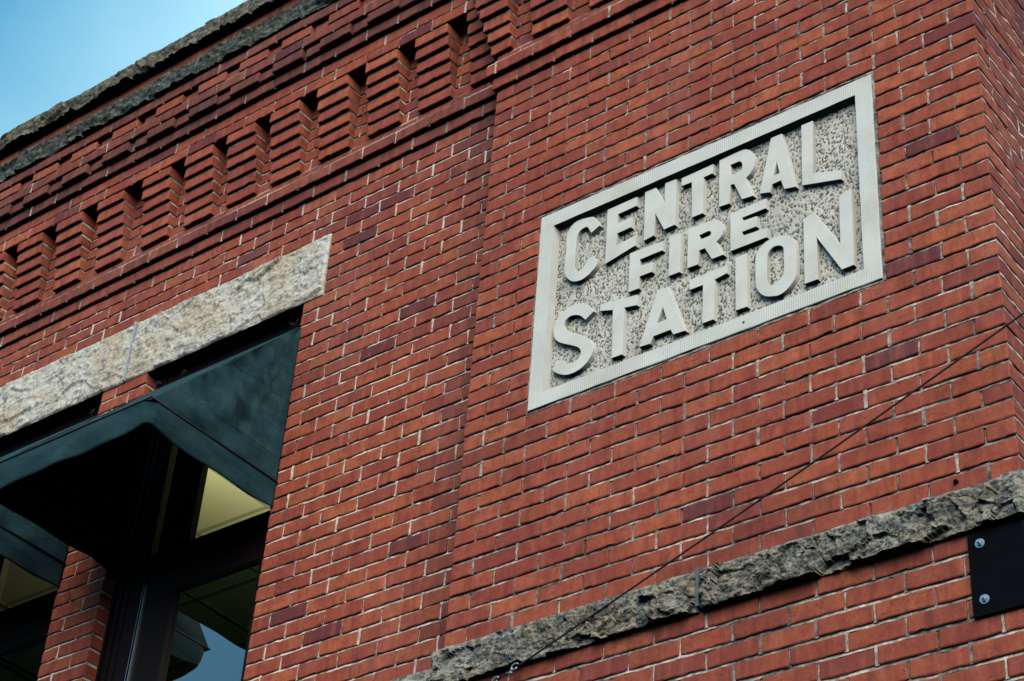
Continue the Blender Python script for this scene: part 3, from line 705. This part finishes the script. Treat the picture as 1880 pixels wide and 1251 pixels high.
LETTERS=[('C',[[(5.30,13.66),(5.39,13.69),(5.46,13.72),(5.53,13.78),(5.59,13.86),(5.64,13.98),(5.69,14.11),(5.75,14.28),(5.81,14.47),(5.86,14.61),(5.47,14.90),(5.28,14.35),(5.25,14.33),(5.19,14.30),(5.13,14.29),(5.07,14.30),(4.99,14.33),(4.93,14.37),(4.88,14.43),(4.84,14.50),(4.81,14.58),(4.79,14.68),(4.77,14.79),(4.76,14.95),(4.75,15.18),(4.75,15.46),(4.74,15.74),(4.74,16.02),(4.74,16.33),(4.74,16.58),(4.74,16.76),(4.75,16.90),(4.77,17.02),(4.80,17.13),(4.85,17.24),(4.90,17.31),(4.96,17.34),(5.03,17.34),(5.10,17.30),(5.16,17.22),(5.21,17.09),(5.27,16.97),(5.33,16.86),(5.38,16.75),(5.44,16.68),(5.49,16.65),(5.55,16.66),(5.61,16.71),(5.70,16.82),(5.81,16.99),(5.88,17.10),(5.87,17.19),(5.84,17.32),(5.80,17.44),(5.75,17.53),(5.70,17.61),(5.63,17.69),(5.55,17.77),(5.46,17.86),(5.38,17.92),(5.29,17.97),(5.21,18.01),(5.12,18.03),(5.04,18.03),(4.95,18.02),(4.86,17.99),(4.78,17.95),(4.71,17.89),(4.63,17.82),(4.56,17.73),(4.49,17.62),(4.43,17.51),(4.38,17.39),(4.33,17.27),(4.30,17.14),(4.28,17.02),(4.26,16.88),(4.26,16.73),(4.26,16.55),(4.26,16.35),(4.26,16.17),(4.26,15.99),(4.27,15.82),(4.27,15.66),(4.28,15.51),(4.28,15.36),(4.29,15.22),(4.28,15.10),(4.27,14.99),(4.27,14.86),(4.27,14.69),(4.27,14.48),(4.28,14.30),(4.31,14.15),(4.35,14.02),(4.40,13.91),(4.46,13.80),(4.53,13.69),(4.61,13.62),(4.70,13.57),(4.81,13.56),(4.92,13.56),(5.04,13.58),(5.18,13.62)]]),
('E',[[(6.21,13.71),(7.59,13.68),(7.59,14.33),(6.72,14.37),(6.71,15.04),(7.36,15.01),(7.36,15.72),(6.72,15.76),(6.70,16.60),(7.63,16.45),(7.59,17.17),(6.21,17.61)]]),
('N',[[(7.97,13.60),(8.47,13.61),(8.89,14.97),(8.90,13.58),(9.40,13.62),(9.38,16.86),(8.90,16.89),(8.47,15.46),(8.44,17.00),(7.98,17.10)]]),
('T',[[(9.66,13.74),(11.07,13.69),(11.04,14.33),(10.64,14.35),(10.62,16.87),(10.14,16.86),(10.12,14.33),(9.67,14.30)]]),
('R',[[(11.35,13.62),(12.20,13.57),(12.27,13.57),(12.38,13.58),(12.47,13.61),(12.55,13.67),(12.63,13.76),(12.70,13.86),(12.75,13.98),(12.80,14.11),(12.84,14.25),(12.86,14.39),(12.88,14.54),(12.88,14.69),(12.87,14.85),(12.86,15.02),(12.83,15.16),(12.79,15.28),(12.74,15.39),(12.69,15.48),(12.62,15.56),(12.55,15.63),(12.50,15.68),(12.63,16.29),(12.81,17.12),(12.33,17.04),(11.99,15.73),(11.83,15.73),(11.79,16.97),(11.33,16.92)],[(11.83,14.29),(12.21,14.28),(12.33,14.44),(12.36,14.72),(12.32,14.96),(12.21,15.05),(11.86,15.05)]]),
('A',[[(13.60,13.61),(14.06,13.62),(14.60,17.71),(14.12,17.55),(13.99,16.86),(13.61,16.88),(13.53,17.37),(13.08,17.17)],[(13.82,15.41),(13.94,16.32),(13.68,16.34)]]),
('L',[[(14.89,13.64),(15.37,13.65),(15.30,17.30),(16.43,17.83),(16.43,18.45),(14.86,17.81)]]),
('F',[[(7.36,17.59),(8.85,17.67),(8.84,18.30),(7.83,18.31),(7.84,18.76),(8.43,18.84),(8.40,19.50),(7.84,19.49),(7.84,20.29),(7.35,20.27)]]),
('I',[[(9.16,17.55),(9.66,17.64),(9.65,20.29),(9.15,20.27)]]),
('R',[[(9.99,17.55),(11.12,17.68),(11.17,17.72),(11.25,17.78),(11.32,17.85),(11.38,17.94),(11.43,18.06),(11.47,18.18),(11.51,18.30),(11.53,18.43),(11.54,18.54),(11.54,18.65),(11.52,18.75),(11.50,18.84),(11.47,18.92),(11.44,18.99),(11.39,19.06),(11.34,19.13),(11.28,19.20),(11.23,19.25),(11.39,19.81),(11.53,20.30),(11.04,20.29),(10.73,19.36),(10.48,19.37),(10.44,20.27),(9.97,20.25)],[(10.48,18.32),(10.88,18.28),(10.98,18.37),(11.01,18.54),(10.94,18.65),(10.52,18.65)]]),
('E',[[(11.83,17.72),(13.34,17.68),(13.33,18.33),(12.33,18.33),(12.37,18.56),(12.95,18.62),(12.93,19.30),(12.32,19.29),(12.37,19.57),(13.39,19.68),(13.36,20.30),(11.84,20.27)]]),
('S',[[(5.79,20.62),(5.75,20.52),(5.68,20.36),(5.61,20.22),(5.54,20.11),(5.46,19.99),(5.38,19.90),(5.30,19.81),(5.21,19.73),(5.12,19.67),(5.02,19.63),(4.92,19.60),(4.82,19.59),(4.73,19.59),(4.65,19.61),(4.56,19.64),(4.48,19.68),(4.39,19.73),(4.31,19.80),(4.23,19.89),(4.15,19.99),(4.08,20.10),(4.03,20.23),(3.98,20.37),(3.95,20.51),(3.93,20.65),(3.92,20.79),(3.92,20.92),(3.93,21.06),(3.95,21.20),(3.97,21.33),(4.01,21.44),(4.06,21.56),(4.12,21.66),(4.19,21.77),(4.27,21.87),(4.37,21.97),(4.49,22.08),(4.62,22.19),(4.75,22.30),(4.86,22.40),(4.98,22.51),(5.07,22.60),(5.14,22.68),(5.19,22.76),(5.23,22.84),(5.26,22.93),(5.28,23.02),(5.29,23.11),(5.28,23.19),(5.25,23.28),(5.22,23.36),(5.19,23.42),(5.14,23.47),(5.09,23.51),(5.03,23.55),(4.96,23.57),(4.89,23.57),(4.82,23.57),(4.75,23.54),(4.69,23.50),(4.63,23.44),(4.56,23.35),(4.50,23.27),(4.42,23.19),(4.33,23.10),(4.27,23.04),(3.97,23.49),(4.00,23.56),(4.06,23.67),(4.12,23.77),(4.20,23.87),(4.29,23.98),(4.39,24.06),(4.48,24.14),(4.58,24.20),(4.68,24.25),(4.79,24.28),(4.89,24.29),(4.99,24.29),(5.09,24.27),(5.20,24.24),(5.29,24.20),(5.38,24.14),(5.46,24.07),(5.53,24.00),(5.61,23.91),(5.67,23.80),(5.73,23.69),(5.78,23.58),(5.81,23.46),(5.84,23.34),(5.85,23.22),(5.85,23.09),(5.84,22.97),(5.81,22.85),(5.78,22.72),(5.73,22.60),(5.68,22.48),(5.61,22.36),(5.54,22.25),(5.47,22.16),(5.40,22.06),(5.31,21.97),(5.22,21.87),(5.11,21.78),(5.01,21.69),(4.92,21.60),(4.83,21.52),(4.75,21.44),(4.67,21.34),(4.58,21.25),(4.52,21.15),(4.47,21.05),(4.44,20.95),(4.42,20.86),(4.41,20.77),(4.41,20.68),(4.43,20.60),(4.45,20.52),(4.49,20.45),(4.54,20.39),(4.59,20.35),(4.66,20.32),(4.72,20.31),(4.79,20.32),(4.87,20.34),(4.94,20.38),(5.01,20.42),(5.09,20.48),(5.15,20.54),(5.20,20.61),(5.25,20.68),(5.29,20.75),(5.33,20.84),(5.38,20.92),(5.40,20.98)]]),
('T',[[(6.08,20.34),(7.78,20.69),(7.77,21.38),(7.20,21.22),(7.18,24.30),(6.71,24.29),(6.68,21.06),(6.09,20.79)]]),
('A',[[(8.68,20.92),(9.15,20.99),(9.93,24.33),(9.42,24.29),(9.30,23.91),(8.55,23.91),(8.42,24.31),(7.94,24.26)],[(8.93,22.18),(9.12,23.12),(8.69,23.15)]]),
('T',[[(10.08,21.10),(11.71,21.09),(11.68,21.63),(11.17,21.74),(11.12,24.30),(10.65,24.30),(10.67,21.79),(10.09,21.77)]]),
('I',[[(12.04,20.85),(12.50,20.82),(12.53,24.32),(12.05,24.29)]]),
('O',[[(14.14,20.67),(14.22,20.75),(14.30,20.84),(14.36,20.94),(14.42,21.03),(14.46,21.14),(14.50,21.26),(14.52,21.40),(14.53,21.57),(14.53,21.74),(14.54,21.93),(14.54,22.14),(14.55,22.36),(14.54,22.61),(14.54,22.88),(14.53,23.11),(14.52,23.31),(14.51,23.48),(14.48,23.63),(14.44,23.76),(14.38,23.88),(14.32,23.98),(14.25,24.08),(14.17,24.17),(14.09,24.24),(14.01,24.30),(13.93,24.34),(13.84,24.36),(13.75,24.36),(13.65,24.32),(13.56,24.28),(13.46,24.23),(13.36,24.17),(13.27,24.10),(13.19,24.00),(13.11,23.88),(13.05,23.76),(13.00,23.64),(12.96,23.51),(12.92,23.38),(12.90,23.25),(12.89,23.11),(12.88,22.95),(12.88,22.77),(12.88,22.55),(12.88,22.34),(12.88,22.10),(12.88,21.84),(12.88,21.62),(12.88,21.46),(12.89,21.34),(12.90,21.22),(12.93,21.11),(12.97,21.00),(13.02,20.91),(13.07,20.82),(13.13,20.75),(13.20,20.68),(13.28,20.62),(13.37,20.57),(13.46,20.54),(13.56,20.52),(13.68,20.52),(13.79,20.53),(13.91,20.56),(14.03,20.61)],[(13.84,21.17),(13.90,21.21),(13.95,21.26),(13.99,21.32),(14.01,21.37),(14.03,21.43),(14.04,21.53),(14.04,21.67),(14.04,21.85),(14.04,22.05),(14.05,22.28),(14.05,22.54),(14.04,22.76),(14.04,22.90),(14.03,23.00),(14.01,23.09),(13.99,23.19),(13.95,23.28),(13.91,23.36),(13.87,23.43),(13.81,23.48),(13.75,23.53),(13.70,23.56),(13.65,23.58),(13.59,23.58),(13.54,23.56),(13.48,23.52),(13.44,23.47),(13.40,23.40),(13.38,23.31),(13.36,23.19),(13.35,23.04),(13.34,22.84),(13.34,22.62),(13.34,22.38),(13.35,22.10),(13.36,21.87),(13.36,21.70),(13.37,21.58),(13.38,21.47),(13.41,21.38),(13.45,21.30),(13.49,21.23),(13.54,21.18),(13.59,21.14),(13.65,21.12),(13.71,21.12),(13.78,21.14)]]),
('N',[[(14.87,20.08),(15.32,19.93),(16.29,22.65),(16.32,19.54),(16.80,19.30),(16.77,24.26),(16.31,24.27),(15.36,21.58),(15.38,24.30),(14.85,24.28)]])]

yl = Y(.15)
for ch_, loops in LETTERS:
    cu = bpy.data.curves.new('letter', 'CURVE'); cu.dimensions = '2D'; cu.fill_mode = 'BOTH'
    cx = sum(p[0] for p in loops[0]) / len(loops[0]); cz = sum(p[1] for p in loops[0]) / len(loops[0])
    for lp in loops:
        sp = cu.splines.new('POLY'); sp.points.add(len(lp) - 1); sp.use_cyclic_u = True
        for pt, (u, v) in zip(sp.points, lp): pt.co = (X(u) - X(cx), Z(v) - Z(cz), 0, 1)
    th = (yfl + .004 - yl) / 2
    cu.extrude = th - .0015; cu.bevel_depth = .0015; cu.bevel_resolution = 1; cu.offset = -.0012
    tmp = bpy.data.objects.new('tmp', cu); col.objects.link(tmp)
    dg = bpy.context.evaluated_depsgraph_get(); me = bpy.data.meshes.new_from_object(tmp.evaluated_get(dg))
    bpy.data.objects.remove(tmp); me.name = 'letter'; me.materials.clear(); me.polygons.foreach_set('use_smooth', [False] * len(me.polygons))
    # curve lies in its own XY plane: stand it up, facing -y
    for v_ in me.vertices:
        x_, y_, z_ = v_.co
        k_ = 1.0 + (0.0 if z_ > 0 else .018)
        v_.co = (x_ * 1.0 + (.0035 if z_ < 0 and x_ > 0 else 0), -z_, y_)
    o = new_obj('letter', me, None, (SGN,)); o.location = (X(cx), yl + th, Z(cz)); S_(o)
c = onray(1365, 592, yfr - .0006); mb = MB(); mb.tube([c, c + Vector((0, .004, 0))], .0055, 0, 12); S_(mb.build('drill_hole', None, (PIP,)))
# mortar bed round the plaque
mb = MB()
for (u0, v0, u1, v1) in ((2.93, 12.2, 3.03, 26.02), (17.89, 12.2, 18.0, 26.02), (3.03, 25.91, 17.89, 26.05), (3.03, 12.2, 17.89, 12.35)):
    m_ = 40; lng = (u1 - u0) > (v1 - v0)
    P = np.zeros((m_ + 1, 2, 3))
    for i in range(m_ + 1):
        t = i / m_; yy = .0035 + rs.normal(0, .0012)
        if lng: P[i] = [(X(u0 + (u1 - u0) * t), yy, Z(v1)), (X(u0 + (u1 - u0) * t), yy + rs.normal(0, .001), Z(v0))]
        else: P[i] = [(X(u0), yy, Z(v1 + (v0 - v1) * t)), (X(u1), yy + rs.normal(0, .001), Z(v1 + (v0 - v1) * t))]
    mb.grid(P, 0)
S_(mb.build('mortar_joint', None, (MO,)))

# ================================================================== AWNINGS
def awning(label, dx):
    x0, x1 = X(-20.95) + dx, X(-11.0) + dx
    yt, zt = Y(1.38), Z(11.1); yfr_, zfr = -Y(9.1), Z(22.85); yr = Y(1.41)
    root = thing('awning', label, 'awning', ((x0 + x1) / 2, yt, zfr), 'awnings over the windows')
    def A_(mb, name, mats, thick=0, smooth=True):
        o = mb.build(name, root, mats, smooth=smooth); o.matrix_parent_inverse = Matrix.Translation(root.location).inverted()
        if thick:
            md = o.modifiers.new('thickness', 'SOLIDIFY'); md.thickness = thick; md.offset = 0
        return o
    nv = lambda *p: noise.noise(Vector(p))
    # sloping top
    m, n = 70, 60; P = np.zeros((m + 1, n + 1, 3))
    for i in range(m + 1):
        for j in range(n + 1):
            s, t = i / m, j / n; x = x0 + (x1 - x0) * s
            y = yt + (yfr_ - yt) * t; z = zt + (zfr - zt) * t
            sag = .018 * math.sin(math.pi * t) * (.6 + .4 * math.sin(math.pi * s)) + .010 * nv(x * 3.2, t * 2., 3) * math.sin(math.pi * t) + .006 * nv(x * 11, t * 3, 7) * math.sin(math.pi * t) ** .5
            P[i, j] = (x, y + sag * .7, z - sag * .7)
    mb = MB(); mb.grid(P[:, ::-1]); A_(mb, 'canopy', (CLO,), .002)
    # side panels
    for xs, sg in ((x1, 1), (x0, -1)):
        m, n = 80, 70; P = np.zeros((m + 1, n + 1, 3))
        for i in range(m + 1):
            for j in range(n + 1):
                t, s = i / m, j / n           # t down from the top corner, s from the wall to the front
                bx, bz = yr + (yfr_ - yr) * s, zfr
                y = yt + (bx - yt) * t; z = zt + (bz - zt) * t
                env = t ** .55 * math.sin(math.pi * min(1, max(0, s))) ** .9 * max(0, 1 - t ** 8)
                w = .020 * math.sin(s * 11.0 + 1.2 * math.sin(t * 3)) * t * (1 - .75 * s) + .035 * nv(y * 5 + z * 3.2, z * 1.6 - y * .6, 5.) + .060 * (.25 - abs(nv(y * 4.5 + z * 5.5, z * .9 - y * .7, 8.))) + .020 * (.25 - abs(nv(y * 9 + z * 6, z * 1.6 - y, 2.))) + .012 * nv(y * 13 + z * 8, z * 3, 9.) + .003 * nv(y * 34, z * 20 + y * 12, 3.)
                w += -.013 * math.exp(-((s - .10 - .05 * t) / .05) ** 2) * t                # deep fold beside the jamb
                w += .010 * math.exp(-((s - .30 - .10 * (1 - t)) / .07) ** 2) * t
                w *= env * (1 + .9 * min(1, max(0, (s - .12) * 5)))
                P[i, j] = (xs + sg * (w * (1 if w > 0 else min(1, s * 5)) - .005 * env * min(1, s * 5)), y, z)
        mb = MB(); mb.grid(P if sg < 0 else P[:, ::-1]); A_(mb, 'side_panel', (CLO,), .002)
        mb = MB()
        for tt in (.87, .50):
            ii = int(tt * m); mb.tube([P[ii, j] + np.array([sg * .0005, 0, 0]) for j in range(0, n + 1, 2)], .0016, 0, 5)
        A_(mb, 'seam', (PIP,))
    # valance: side, front, side
    rc = .055; pts = []
    for k in range(61): pts.append((x1, yr + (yfr_ + rc - yr) * k / 60))
    for k in range(1, 10): a = math.pi / 2 * k / 10; pts.append((x1 - rc + rc * math.cos(a), yfr_ + rc - rc * math.sin(a)))
    for k in range(81): pts.append((x1 - rc + (x0 - x1 + 2 * rc) * k / 80, yfr_))
    for k in range(1, 10): a = math.pi / 2 * k / 10; pts.append((x0 + rc - rc * math.sin(a), yfr_ + rc - rc * math.cos(a)))
    for k in range(61): pts.append((x0, yfr_ + rc + (yr - yfr_ - rc) * k / 60))
    m, n = len(pts) - 1, 12; P = np.zeros((m + 1, n + 1, 3)); acc = 0.
    for i in range(m + 1):
        px, py = pts[i]; qx, qy = pts[min(i + 1, m)]; ox, oy = pts[max(i - 1, 0)]
        dx_, dy_ = qx - ox, qy - oy; ln = math.hypot(dx_, dy_); nx1, ny1 = dy_ / ln, -dx_ / ln
        acc += math.hypot(px - ox, py - oy); corner = math.exp(-(((px - x1) ** 2 + (py - yfr_) ** 2) / .13 ** 2))
        drop = CO * (1.76 + .12 * nv(px * 2.2, py * 2.2, 2.) - .42 * corner); ends = min(1, min(abs(py - yr), .3) / .15)
        for j in range(n + 1):
            s = j / n; w = (.014 * nv(px * 5, py * 5, 4. + s) + .0035 * math.sin(acc * 19 + s * 2)) * s * ends - .020 * s * s * ends
            P[i, j] = (px - nx1 * w, py - ny1 * w, zfr - drop * s)
    mb = MB(); mb.grid(P[:, ::-1]); A_(mb, 'valance', (CLO,), .002)
    mb = MB(); mb.tube([P[i, n - 1] + np.array([0, -.0004, 0]) for i in range(0, m + 1, 1)], .0013, 0, 4); A_(mb, 'hem', (PIP,))
    # piping on the seams
    mb = MB(); k = .0045
    mb.tube([(x1 + .004, yr, zfr), (x1 + .004, yfr_ - .003, zfr), (x0 - .004, yfr_ - .003, zfr), (x0 - .004, yr, zfr)], k)
    A_(mb, 'piping', (PIP,))
    mb = MB()   # metal frame under the cloth
    for xs in (x0 + .03, x1 - .03):
        mb.tube([(xs, yr, zfr - .005), (xs, yfr_ + .02, zfr - .005)], .011); mb.tube([(xs, yt + .03, zt - .03), (xs, yfr_ + .02, zfr - .01)], .011)
    mb.tube([(x0 + .02, yfr_ + .02, zfr - .005), (x1 - .02, yfr_ + .02, zfr - .005)], .011); mb.tube([(x0 + .01, yt + .02, zt - .02), (x1 - .01, yt + .02, zt - .02)], .013)
    A_(mb, 'frame', (BLK,))
    for (px, py, pz) in ((x1 - .03, yt - .015, zt + .012), (x1 - .95 * .45 - .35, yt - .015, zt + .006), (x0 + .12, yt - .015, zt + .006)):
        mb = MB()
        for q_ in range(3):
            c = Vector((px + rs.normal(0, .010), py, pz)); pts = []
            for a in range(9): pts.append(c + Vector((.008 * math.cos(a * .5 + q_ * 2) + (q_ - 1) * .012 * a / 8, -.006 + .006 * math.sin(a * 1.1), .009 * math.sin(a * .5 + q_ * 2) + a * .0022)))
            mb.tube(pts, .0018, 0, 6)
        A_(mb, 'wire_tie', (PIP,))
    return root
awning('dark teal canvas awning over the nearer window, its loose triangular side panel fully in view', 0)
awning('dark teal canvas awning over the farther window, only its shaded end showing', X(-13.05))

# ================================================================== CABLE, BRACKET, STUD
A = Vector((X(24.6), -Y(1.25), Z(28.6))); B = Vector((X(3.42), -Y(.42), Z(41.55)))
A0 = onray(1880, 575, -.075); B0 = onray(944, 1228, -.045); D_ = (A0 - B0)
cab = thing('cable', 'thin black guy cable crossing the sign wall diagonally above the stone belt', 'cable', tuple(B0))
def K_(mb, name, mats, **kw):
    o = mb.build(name, cab, mats, **kw); o.matrix_parent_inverse = Matrix.Translation(cab.location).inverted(); return o
pts = []
for i in range(60):
    t = -.13 + (i / 59) ** 1.3 * 3.2; p = B0 + D_ * t; p.z -= .010 * math.sin(math.pi * max(0, min(1, t))); pts.append(p)
mb = MB(); mb.tube(pts, .0036); K_(mb, 'line', (CAB,), smooth=True)
for t in (0.004, -.038):
    mb = MB(); c = B0 + D_ * t; dn = D_.normalized(); sdv = dn.cross(Vector((0, 1, 0))).normalized()
    loop = [c + dn * (.016 * math.cos(a)) + sdv * (.011 * math.sin(a)) + Vector((0, -.008, 0)) for a in np.linspace(0, 5.2, 14)]
    mb.tube(loop, .0032, 0, 6); mb.tube([c - dn * .012 + sdv * .008, c - dn * .034 - sdv * .004], .0045, 0, 8); mb.tube([c - dn * .02 - sdv * .01, c - dn * .045 + sdv * .004], .004, 0, 8)
    K_(mb, 'cable_clamp', (ZNC,), smooth=True)
mb = MB(); c = B0 - D_ * .13; mb.tube([c, c + Vector((-.01, .06, 0))], .006); K_(mb, 'wall_anchor', (ZNC,))

brk = thing('sign_bracket', 'black steel wall plate with two shiny bolts under the stone belt at the corner', 'bracket', (X(21), 0, Z(45.35)))
def Q_(mb, name, mats, **kw):
    o = mb.build(name, brk, mats, **kw); o.matrix_parent_inverse = Matrix.Translation(brk.location).inverted(); return o
mb = MB(); mb.box(X(20.2), X(21.97), -Y(.20), -.001, Z(45.38), Z(41.42)); o = Q_(mb, 'plate', (PLT,))
bv = o.modifiers.new('bev', 'BEVEL'); bv.width = .002; bv.segments = 2
mb = MB(); a = [(21.15, 43.9), (22.9, 43.9), (22.9, 41.6)]
V = [(X(u), y, Z(v)) for y in (-Y(.206), -Y(.2) - .0002) for u, v in a]
mb.add(V, [(0, 1, 2), (5, 4, 3), (0, 3, 4, 1), (1, 4, 5, 2), (2, 5, 3, 0)]); Q_(mb, 'flat_wedge', (PLT,))  # thin flat triangle over the plate, in the same black
for vb_ in (41.98, 44.66):
    e = bpy.data.objects.new('bolt', None); col.objects.link(e); e.parent = brk; e.location = Vector((X(20.6), -Y(.2), Z(vb_))) - brk.location
    c = Vector((X(20.6), -Y(.2), Z(vb_)))
    def bb(mbx, nm, mt): 
        o = mbx.build(nm, e, mt, loc=tuple(c)); o.location = (0, 0, 0); return o
    mb = MB(); mb.tube([c, c + Vector((0, -.0025, 0))], .0165, 0, 24); bb(mb, 'washer', (ZNC,))
    mb = MB(); mb.tube([c + Vector((0, -.0025, 0)), c + Vector((0, -.011, 0))], .0105, 0, 6); mb.tube([c + Vector((0, -.011, 0)), c + Vector((0, -.019, 0))], .0055, 0, 12); bb(mb, 'nut', (ZNC,))
c = onray(1755, 885, -.004)
mb = MB(); mb.tube([c + Vector((0, .01, 0)), c + Vector((0, -.006, 0)), c + Vector((0, -.010, 0))], [.008, .008, .004], 0, 12)
o = mb.build('wall_stud', None, (PLT,), smooth=True, loc=tuple(c)); o['label'] = 'small dark round metal stud in a brick just above the stone belt near the corner'; o['category'] = 'stud'

# ================================================================== GROUND
mb = MB(); S = 300; mb.add([(-S, -S, 0), (S, -S, 0), (S, S, 0), (-S, S, 0)], [(0, 1, 2, 3)])
o = mb.build('ground', None, (ASP,)); o['kind'] = 'structure'
